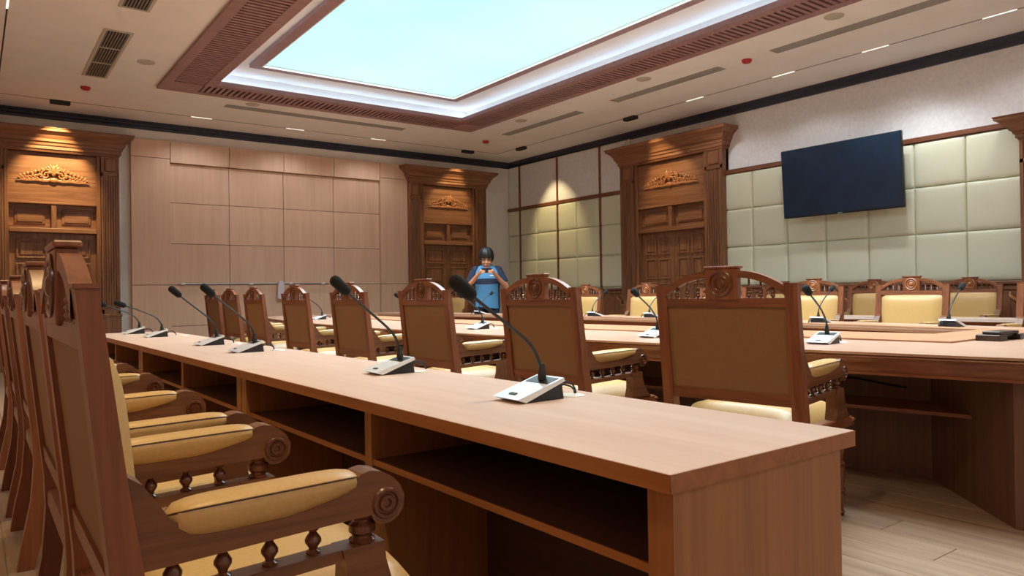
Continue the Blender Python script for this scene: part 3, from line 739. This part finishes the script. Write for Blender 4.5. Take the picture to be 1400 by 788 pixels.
# ================================================================== MICROPHONES (local: user at -x, base centred)
def mic_parts(t, bend):
    # black wedge and silver plate
    MB().prism([(-.058, 0), (.074, 0), (.068, .043), (-.068, .006)], -.053, .053).build('base', M['black'], t)
    mb = MB().prism([(-.092, .012), (.070, .060), (.074, .050), (-.064, -.0005+.002)], -.06, .06)
    pl_ = mb.build('top_plate', M['silver'], t)
    def on(x): return .012+(x+.092)*.048/.162
    MB().prism([(.018, on(.018)+.001), (.060, on(.060)+.001), (.060, on(.060)), (.018, on(.018))], -.05, .05).build('display_strip', M['tvb'], pl_)
    MB().prism([(-.068, on(-.068)+.0025), (-.058, on(-.058)+.0025), (-.058, on(-.058)), (-.068, on(-.068))], -.014, .014).build('button', M['black'], pl_)
    nb = Vector((.04, .0, .052))
    MB().lathe([(.0125, 0), (.0125, .018), (.010, .022), (.009, .04), (.006, .046)], c=nb, n=12).build('connector', M['black'], t, smooth=True)
    if bend == 0: pf = [(0, .03), (-.008, .045), (-.022, .075), (-.045, .105), (-.08, .134), (-.15, .182), (-.232, .24)]; hd = ((-.226, .236), (-.298, .289))
    elif bend == 1: pf = [(0, .03), (-.006, .05), (-.02, .085), (-.05, .12), (-.09, .155), (-.15, .205), (-.212, .258)]; hd = ((-.206, .253), (-.272, .312))
    elif bend == 2: pf = [(0, .03), (-.012, .06), (-.04, .095), (-.09, .125), (-.15, .152), (-.20, .172), (-.25, .19)]; hd = ((-.245, .188), (-.325, .222))
    elif bend == 3: pf = [(0, .03), (-.005, .06), (-.03, .10), (-.08, .145), (-.14, .19), (-.20, .225)]; hd = ((-.195, .222), (-.25, .262))
    elif bend == 4: pf = [(0, .03), (-.004, .055), (-.028, .095), (-.075, .14), (-.13, .178), (-.195, .218)]; hd = ((-.19, .215), (-.245, .256))
    P_ = [nb+Vector((a, 0, b_)) for a, b_ in pf]
    # resample the neck smoothly
    pts = []
    for i in range(len(P_)-1):
        p0, p1, p2, p3 = P_[max(i-1, 0)], P_[i], P_[i+1], P_[min(i+2, len(P_)-1)]
        for k in range(4):
            q = k/4; pts.append(.5*((2*p1)+(p2-p0)*q+(2*p0-5*p1+4*p2-p3)*q*q+(3*p1-p0-3*p2+p3)*q**3))
    pts.append(P_[-1])
    MB().tube(pts, .005, n=8).build('gooseneck', M['black'], t, smooth=True)
    a, b_ = nb+Vector((hd[0][0], 0, hd[0][1])), nb+Vector((hd[1][0], 0, hd[1][1])); d = b_-a
    MB().tube([a, a+d*.04, a+d*.14, a+d*.3, a+d*.8, a+d*.93, b_], [.007, .013, .018, .020, .021, .017, .007], n=14).build('foam_head', M['foam'], t, smooth=True)
    cb_ = MB()
    for k_, dy in enumerate((0, .013)):
        cb_.tube([(.066, -.024+dy, .026), (.084, -.028+dy, .040-.008*k_), (.105, -.032+dy, .044-.010*k_), (.124, -.034+dy*.7, .034-.006*k_), (.134, -.034+dy*.4, .018), (.135, -.034+dy*.3, .0075)], .003, n=6)
    cb_.build('cable', M['black'], t, smooth=True)
protos = {}
def mic(x, y, z, rz, bend, label, group):
    if bend not in protos:
        t = thing('conference_microphone', label, 'microphone', (x, y, z), rz, group); mic_parts(t, bend); protos[bend] = t; return t
    return dup(protos[bend], (x, y, z), rz, label, group)
g5 = 'gooseneck microphones on the front desks'
mic(1.262, 1.632, DZ, 0.0, 0, 'nearest silver microphone, its black foam head over the second tan-backed chair', g5)
mic(1.285, 2.535, DZ, 0.0, 1, 'second silver microphone from the camera on the front desk, by a cable loop', g5)
mic(1.20, 4.06, DZ, 0.0, 1, 'right-hand one of the two close microphones on the middle front desk', g5)
mic(1.20, 4.83, DZ, 0.0, 1, 'left-hand one of the two close microphones on the middle front desk', g5)
mic(1.14, 6.17, DZ, 0.0, 2, 'right-hand one of the two far microphones by the left doorway', g5)
mic(1.10, 6.87, DZ, 0.0, 2, 'leftmost microphone on the front desk, by the left doorway pilaster', g5)
TZ = .73
g6 = 'microphones on the near side of the big table'
for (x, y, bd, lab) in ((3.70, 2.20, 4, 'silver microphone on the big table just right of the largest tan-backed chair'),
                    (3.52, 3.26, 4, 'silver microphone on the big table just left of the largest tan-backed chair'),
                    (3.45, 4.18, 4, 'silver microphone on the big table hidden behind the second tan-backed chair'),
                    (3.40, 5.10, 4, 'silver microphone on the big table below the standing man'),
                    (3.40, 6.20, 4, 'microphone on the big table with its head left of the third tan-backed chair'),
                    (3.42, 7.60, 4, 'microphone on the big table behind the fourth tan-backed chair'),
                    (3.50, 8.84, 4, 'farthest small microphone on the left end of the big table')):
    mic(x, y, TZ, .10 if y < 2.5 else (.08 if y < 3.5 else 0), bd, lab, g6)
g7 = 'microphones on the far side of the big table'
for (x, y, lab) in ((5.78, 2.43, 'black-backed microphone on the far table edge right of the television'),
                    (5.80, 3.47, 'black-backed microphone on the far table edge behind the silver one at right'),
                    (5.98, 5.56, 'black-backed microphone on the far table edge left of the largest tan-backed chair'),
                    (5.98, 6.47, 'black-backed microphone on the far table edge before the padded wall'),
                    (5.64, 8.40, 'black-backed microphone on the far table edge in front of the standing man')):
    mic(x, y, TZ, PI, 3, lab, g7)
mic(4.70, 1.42, TZ, PI/2, 4, 'microphone at the right end of the big table, only its cable loop in view', 'microphones at the end of the big table')

# ================================================================== BIG TABLE
T = thing('conference_table', 'long boat-shaped wooden conference table with a sunken middle and mitred inlay', 'table', (0, 0, 0))
def XN(y):
    f = lambda y: 2.91+.0224*(y-6.1)**2
    return f(.7)+(.7-y)*.85 if y < .7 else (f(10.6)+(y-10.6)*.85 if y > 10.6 else f(y))
def XF(y):
    f = lambda y: 6.38-.0224*(y-6.1)**2
    return f(.7)-(.7-y)*.6 if y < .7 else (f(10.6)-(y-10.6)*.6 if y > 10.6 else f(y))
HN = lambda y: 4.36+.0205*(y-6.5)**2
HF = lambda y: 5.72-.026*(y-5.7)**2
YH0, YH1 = 2.1, 10.5
def srows(a, b_, n): return [a+(b_-a)*i/n for i in range(n+1)]
mb = MB(); bm = mb.bm; cache = {}
def V(x, y, z):
    k = (round(x, 5), round(y, 5), round(z, 5))
    if k not in cache: cache[k] = bm.verts.new((x, y, z))
    return cache[k]
rowsA = srows(.1, .7, 2)+srows(.7, YH0, 4)[1:]; rowsB = srows(YH0, YH1, 28); rowsC = srows(YH1, 10.6, 1)+srows(10.6, 11.3, 2)[1:]
for rows in (rowsA, rowsC):
    for a, b_ in zip(rows, rows[1:]):
        def pts(y): return [XN(y), HN(min(max(y, YH0), YH1)), HF(min(max(y, YH0), YH1)), XF(y)]
        pa, pb = pts(a), pts(b_)
        for i in range(3): bm.faces.new((V(pa[i], a, TZ), V(pa[i+1], a, TZ), V(pb[i+1], b_, TZ), V(pb[i], b_, TZ)))
for a, b_ in zip(rowsB, rowsB[1:]):
    bm.faces.new((V(XN(a), a, TZ), V(HN(a), a, TZ), V(HN(b_), b_, TZ), V(XN(b_), b_, TZ)))
    bm.faces.new((V(HF(a), a, TZ), V(XF(a), a, TZ), V(XF(b_), b_, TZ), V(HF(b_), b_, TZ)))
ext = bmesh.ops.extrude_face_region(bm, geom=list(bm.faces))
bmesh.ops.translate(bm, vec=(0, 0, -.012), verts=[v for v in ext['geom'] if isinstance(v, bmesh.types.BMVert)])
mb.build('table_top', M['tabTop'], T)
allr = rowsA+rowsB[1:]+rowsC[1:]
outl = [(XN(y), y) for y in allr]+[(XF(y), y) for y in reversed(allr)]
def offset(poly, d):                 # inward offset of a closed polygon listed clockwise
    out = []; n = len(poly); c = (sum(p[0] for p in poly)/n, sum(p[1] for p in poly)/n)
    for i, p in enumerate(poly):
        a, b_ = Vector(poly[i-1]), Vector(poly[(i+1) % n]); tt = (b_-a).normalized(); nn = Vector((tt.y, -tt.x))
        if (Vector(c)-Vector(p)).dot(nn) < 0: nn = -nn
        out.append((p[0]+nn.x*d, p[1]+nn.y*d))
    return out
mb = MB()
mb.loft([[(x, y, z) for x, y in offset(outl, d)] for d, z in ((.03, .718), (.006, .718), (.014, .717), (.014, .713), (.0, .712), (-.002, .708), (.0, .703), (.012, .701), (.014, .69), (.03, .672), (.045, .648), (.046, .636), (.036, .634), (.036, .622), (.06, .620), (.09, .64))], caps=False)
mb.build('edge_moulding', M['tabDark'], T, smooth=True, sharp=40)
# mitred inlay border, raised a little
def strip_mesh(pairs, z0, z1, name, mat):
    mb = MB(); A = [[mb.bm.verts.new((p[0], p[1], z)) for p, q in pairs] for z in (z0, z1)]; B = [[mb.bm.verts.new((q[0], q[1], z)) for p, q in pairs] for z in (z0, z1)]
    for k in range(len(pairs)-1):
        for (p, q) in ((A[1], B[1]), (B[0], A[0]), (A[0], A[1]), (B[1], B[0])): mb.bm.faces.new((p[k], p[k+1], q[k+1], q[k]))
    mb.bm.faces.new((A[0][0], A[1][0], B[1][0], B[0][0])); mb.bm.faces.new((A[0][-1], A[1][-1], B[1][-1], B[0][-1]))
    return mb.build(name, mat, T)
IN = lambda y: 3.83+.0165*(y-6)**2
z0, z1 = TZ-.001, TZ+.009
prs = []
for k in range(29):
    q = k/28; yo = 1.74+(10.86-1.74)*q; yi_ = YH0+(YH1-YH0)*q
    prs.append(((IN(yo), yo), (HN(yi_)-.001, yi_)))
strip_mesh(prs, z0, z1, 'inlay_board', M['tabInlay'])
prs2 = [((HF(YH0+(YH1-YH0)*k/28)+.001, YH0+(YH1-YH0)*k/28), (HF(YH0+(YH1-YH0)*k/28)+.13, 1.74+9.12*k/28)) for k in range(29)]
strip_mesh(prs2, z0, z1, 'inlay_board', M['tabInlay'])
M['tabInlayX'] = wood('table_inlay_across', srgb(150, 104, 74), srgb(166, 120, 86), srgb(176, 130, 96), axis='X', rough=.36, bump=.02, var=.02)
strip_mesh([((IN(1.74), 1.74), (HN(YH0), YH0)), ((HF(YH0)+.13, 1.74), (HF(YH0), YH0))], z0, z1, 'inlay_board', M['tabInlayX'])
strip_mesh([((IN(10.86), 10.86), (HN(YH1), YH1)), ((HF(YH1)+.13, 10.86), (HF(YH1), YH1))], z0, z1, 'inlay_board', M['tabInlayX'])
# inner wall of the sunken middle
hole = [(HN(y), y) for y in rowsB]+[(HF(y), y) for y in reversed(rowsB)]
mb = MB(); mb.loft([[(x, y, z) for x, y in offset(hole, d)] for d, z in ((-.03, .702), (-.002, .702), (-.002, .70), (-.04, .69), (-.04, 0.002))], caps=False); mb.build('well_panel', M['tabDark'], T)
mb = MB(); mb.loft([[(x, y, z) for x, y in offset(hole, d)] for d, z in ((-.02, .7175), (-.001, .7175), (-.001, .6995), (-.02, .6995))], caps=False); mb.build('well_edge', M['tabInlay'], T)
# supports, knee panels, shelf
def vpanel(poly, z0, z1, name, mat, th=.02):
    mb = MB(); lo = [(p[0], p[1]) for p in poly]; nrm = []
    for i in range(len(lo)):
        a, b_ = Vector(lo[max(i-1, 0)]), Vector(lo[min(i+1, len(lo)-1)]); tt = (b_-a).normalized(); nrm.append(Vector((tt.y, -tt.x)))
    prs = [((p[0], p[1]), (p[0]+n_.x*th, p[1]+n_.y*th)) for p, n_ in zip(lo, nrm)]
    A = [[mb.bm.verts.new((p[0], p[1], z)) for p, q in prs] for z in (z0, z1)]; B = [[mb.bm.verts.new((q[0], q[1], z)) for p, q in prs] for z in (z0, z1)]
    for k in range(len(prs)-1):
        for (p, q) in ((A[1], B[1]), (B[0], A[0]), (A[0], A[1]), (B[1], B[0])): mb.bm.faces.new((p[k], p[k+1], q[k+1], q[k]))
    mb.bm.faces.new((A[0][0], A[1][0], B[1][0], B[0][0])); mb.bm.faces.new((A[0][-1], A[1][-1], B[1][-1], B[0][-1]))
    return mb.build(name, mat, T)
vpanel([(XN(y)+.80, y) for y in srows(1.84, 10.2, 16)], 0, .705, 'knee_panel', M['tabBase'])
vpanel([(3.535, 1.25), (XN(1.84)+.80, 1.84)], 0, .705, 'corner_panel', M['tabBase'])
vpanel([(4.15, .40), (3.60, .85), (3.535, 1.25)], 0, .705, 'corner_panel', M['tabBase'])
vpanel([(5.2, .40), (4.15, .40)], 0, .705, 'end_panel', M['tabBase'])
vpanel([(XF(10.0)-.6, 10.0), (5.5, 10.9), (4.6, 10.9), (XN(10.2)+.80, 10.2)], 0, .705, 'end_panel', M['tabBase'])
vpanel([(XF(y)-.45, y) for y in srows(1.2, 10.0, 16)][::1], 0, .705, 'knee_panel', M['tabBase'])
prs = [((3.80, 1.50), (4.10, 1.80))]+[((XN(y)+.43, y), (XN(y)+.79, y)) for y in srows(1.84, 10.0, 18)]
strip_mesh(prs, .40, .418, 'under_shelf', M['tabDark'])
mb = MB(); mb.tube([(XN(y)+.785, y, .50+.018*math.sin(y*9)) for y in srows(1.95, 3.4, 20)], .006, n=6); mb.build('loose_cable', M['black'], T, smooth=True)
for x, y in ((3.835, 2.18), (3.655, 3.235), (3.585, 4.145), (3.535, 5.065), (3.535, 6.165), (3.555, 7.565), (3.635, 8.805), (4.735, 1.555)):
    MB().lathe([(.034, 0), (.034, .002), (.030, .004), (.008, .0045)], c=(x, y, TZ), n=20).build('cable_grommet', M['white'], T, smooth=True)
# low dark stand on the table
t = thing('dark_stand', 'low dark brown wooden stand lying on the right end of the big table', 'stand', (4.60, 1.665, TZ), -.06)
MB().box(-.15, .07, -.045, .045, .034, .05, bev=.003).build('deck', M['darkwood'], t)
MB().box(-.19, -.105, -.062, .062, 0, .033, bev=.003).build('foot', M['darkwood'], t)
MB().box(.045, .09, -.062, .062, 0, .033, bev=.003).build('foot', M['darkwood'], t)
MB().box(-.10, .045, -.035, .035, .022, .034).build('under_bar', M['darkwood'], t)

# ================================================================== DESKS BY THE RIGHT WALL
for (y0, y1, lab) in ((3.44, 5.9, 'pale wood desk before the right wall, left of the largest cream-backed chair'), (1.0, 3.43, 'pale wood desk before the right wall at the right edge of view')):
    t = thing('side_desk', lab, 'desk', (8.05, y0, 0), 0, 'desks by the right wall')
    L_ = y1-y0
    MB().box(0, .45, .001, L_-.001, .668, .70, bev=.0015).build('desk_top', M['lamTopLit'], t)
    MB().box(.05, .07, .02, L_-.02, .02, .668).build('front_panel', M['lamZ'], t)
    for yy in (.004, L_-.044): MB().box(.07, .42, yy, yy+.04, 0, .668).build('side_panel', M['lamZ'], t)

# ================================================================== THE MAN
def man(loc, rz):
    Rm = thing('person', 'man in a blue and navy polo shirt standing and holding up a phone', 'person', loc, rz)
    # local: faces -y; body built from tapered limbs, fused by voxel remesh into one surface
    mb = MB()
    def limb(a, ra, b_, rb, n=12):
        a, b_ = Vector(a), Vector(b_); k = 6
        mb.tube([a.lerp(b_, i/k) for i in range(k+1)], [ra+(rb-ra)*i/k for i in range(k+1)], n=n); mb.ball(a, ra); mb.ball(b_, rb)
    torso = [(.84, .165, .115, .0), (.92, .172, .125, 0), (1.02, .165, .125, -.005), (1.14, .172, .125, -.01), (1.26, .190, .122, -.005), (1.36, .195, .105, .0), (1.42, .15, .08, .01), (1.46, .07, .06, .0)]
    K = 20
    mb.loft([[(a_*math.cos(2*PI*k/K), y_+b_*math.sin(2*PI*k/K), z) for k in range(K)] for z, a_, b_, y_ in torso])
    for s in (-1, 1):
        limb((s*.095, 0, .86), .095, (s*.10, .0, .48), .06); limb((s*.10, 0, .48), .058, (s*.105, .03, .09), .042)
        limb((s*.105, .03, .07), .04, (s*.115, -.12, .04), .034)
        limb((s*.180, .0, 1.37), .054, (s*.30, -.05, 1.12), .044); limb((s*.30, -.05, 1.12), .042, (s*.115, -.30, 1.33), .028)
        # palm and fingers round the phone
        limb((s*.112, -.305, 1.335), .026, (s*.085, -.335, 1.365), .026)
        for i, (dz, ln) in enumerate(((.018, .045), (.004, .05), (-.010, .048), (-.022, .038))):
            mb.tube([(s*.088, -.325, 1.352+dz), (s*.072, -.358, 1.352+dz), (s*(.072-ln*.5), -.366, 1.352+dz), (s*(.072-ln), -.36, 1.352+dz)], [.0095, .009, .0085, .007], n=7)
        mb.tube([(s*.10, -.31, 1.352), (s*.082, -.318, 1.378), (s*.06, -.322, 1.382)], [.012, .010, .008], n=7)
    # neck, head tilted down
    limb((0, .0, 1.43), .058, (0, -.02, 1.53), .055)
    HS = 1.17; hc = Vector((0, -.035, 1.575)); rot = Matrix.Rotation(math.radians(18), 3, 'X')
    def H(x, y, z): return hc+rot@(Vector((x, y, z))*HS)
    mb.ball(H(0, .012, .022), .1*HS, (.82, .98, 1.0), u=18, v=14, rot=rot); mb.ball(H(0, -.028, -.052), .075*HS, (.86, .85, 1.0), u=16, v=12, rot=rot)
    mb.ball(H(0, -.07, -.105), .03*HS, (1.0, .8, .7), rot=rot)
    mb.ball(H(0, -.104, -.035), .018*HS, (.8, 1, .8), rot=rot); mb.tube([H(0, -.086, .01), H(0, -.106, -.032)], [.009, .014], n=8)
    for s in (-1, 1):
        mb.ball(H(s*.083, .012, -.02), .026*HS, (.45, .8, 1.2), rot=rot); mb.ball(H(s*.038, -.082, -.04), .024*HS, (1, .6, .8), rot=rot)
    mb.ball(H(0, -.094, -.068), .018*HS, (1.3, .6, .35), rot=rot); mb.ball(H(0, -.091, -.08), .017*HS, (1.1, .6, .4), rot=rot)
    o = mb.build('tmp', M['skin'])
    md = o.modifiers.new('r', 'REMESH'); md.mode = 'VOXEL'; md.voxel_size = .0055; md.use_smooth_shade = True
    me = bpy.data.meshes.new_from_object(o.evaluated_get(bpy.context.evaluated_depsgraph_get())); me.name = 'body'
    old = o.data; bpy.data.objects.remove(o); bpy.data.meshes.remove(old)
    if not me.materials: me.materials.append(M['skin'])
    for p in me.polygons: p.use_smooth = True
    o = bpy.data.objects.new('body', me); COL.objects.link(o); o.parent = Rm
    # hair cap with a fringe
    mb = MB(); mb.ball((0, 0, 0), 1.0, (1, 1, 1), u=56, v=36)
    for v in mb.bm.verts:
        d = v.co.normalized(); az = math.atan2(d.x, -d.y); el = math.asin(max(-1, min(1, d.z)))
        strand = .5+.5*math.sin(az*23+math.sin(el*5)*2.0); tuft = .5+.5*math.sin(az*9+1.3)
        front = max(0, math.cos(az))
        r_ = .121+.006*strand+.012*max(0, d.z)+.006*tuft*front
        low = (.016+.016*tuft+.006*strand) if front > .55 else (-.035+.02*front if front > 0 else -.075)
        p = Vector((d.x*r_*.90, d.y*r_*1.0+.014, d.z*r_*1.03+.022))
        if p.z < low:
            p.z = low+(p.z-low)*.03; k_ = .97 if front <= .55 else .98; p.x *= k_; p.y *= k_
        v.co = hc+rot@(p*1.06)
    mb.build('hair', M['hair'], o, smooth=True, sharp=80)
    for s in (-1, 1):
        MB().tube([H(s*.018, -.093, .008), H(s*.038, -.093, .014), H(s*.056, -.082, .008)], .0045, n=6).build('eyebrow', M['hair'], o)
        MB().tube([H(s*.02, -.091, -.009), H(s*.035, -.091, -.010), H(s*.05, -.084, -.008)], .0042, n=6).build('eye', M['black'], o)
    MB().tube([H(-.022, -.103, -.074), H(0, -.108, -.073), H(.022, -.103, -.074)], .003, n=6).build('mouth', M['seam'], o)
    # polo shirt: body with bands, sleeves, collar
    mb = MB(); K = 40; lv = [(.80, .205, .145, 0), (.86, .203, .150, 0), (.96, .200, .155, 0), (1.06, .200, .155, -.008), (1.15, .204, .152, -.012), (1.165, .204, .151, -.012), (1.25, .212, .145, -.008), (1.262, .213, .143, -.008), (1.32, .216, .130, -.003), (1.37, .212, .114, .0), (1.41, .185, .098, .006), (1.44, .13, .083, .008), (1.462, .085, .072, .002)]
    mb.loft([[(math.copysign(abs(math.cos(2*PI*(k+.5)/K))**.85, math.cos(2*PI*(k+.5)/K))*a_, y_+b_*math.sin(2*PI*(k+.5)/K), z+(.014*math.sin(4*PI*k/K) if z == .80 else .004*math.sin(6*PI*k/K+z*30))) for k in range(K)] for z, a_, b_, y_ in lv], caps=False)
    sh = mb.build('shirt', [M['blue'], M['navy']], o, smooth=True, sharp=80)
    for p in sh.data.polygons:
        if p.index//K == 5 or (abs(p.center.x) > .178 and p.index//K < 5): p.material_index = 1
    for s in (-1, 1):
        a, b_ = Vector((s*.172, .0, 1.375)), Vector((s*.268, -.035, 1.19))
        mb = MB(); k = 6; mb.tube([a.lerp(b_, i/k) for i in range(k+1)], [.074, .078, .077, .075, .073, .072, .071], n=16); mb.ball(a, .080); mb.build('sleeve', M['navy'], sh, smooth=True)
    mb = MB(); mb.loft([[(r_*math.cos(2*PI*k/24), .003-.004+r_*.9*math.sin(2*PI*k/24), z-.012*(math.sin(2*PI*k/24) < -.5)) for k in range(24)] for r_, z in ((.088, 1.44), (.078, 1.485), (.066, 1.492), (.074, 1.462))], caps=False); mb.build('collar', M['navy'], sh, smooth=True)
    MB().box(.05, .115, -.142, -.128, 1.292, 1.306).build('chest_print', M['white'], sh); 
    # trousers and shoes
    mb = MB()
    mb.loft([[(a_*math.cos(2*PI*k/20), b_*math.sin(2*PI*k/20), z) for k in range(20)] for z, a_, b_ in ((.93, .178, .130), (.86, .182, .132), (.78, .19, .13))])
    for s in (-1, 1): mb.tube([(s*.095, 0, .84), (s*.10, 0, .62), (s*.10, 0, .48), (s*.103, .02, .28), (s*.105, .03, .06)], [.105, .09, .076, .07, .068], n=16)
    mb.build('trousers', M['jeans'], o, smooth=True)
    for s in (-1, 1):
        mb = MB(); mb.loft([[(s*.11+.052*w_*math.cos(2*PI*k/16), -.045+.15*l_*math.sin(2*PI*k/16), z) for k in range(16)] for z, w_, l_ in ((0, .95, .98), (.02, 1, 1), (.05, .95, .95), (.085, .7, .7))]); mb.build('shoe', M['black'], o, smooth=True)
    ph = MB().box(-.078, .078, -.354, -.345, 1.335, 1.41, bev=.004).build('phone', M['black'])
    return Rm, ph
px, py = 6.50, 9.50
rzm = math.atan2(-py, -px)+PI/2
Rm, ph = man((px, py, 0), rzm)
ph.location = (px, py, 0); ph.rotation_euler = (0, 0, rzm)
tag(ph, 'black phone held sideways in both hands by the standing man', 'phone')
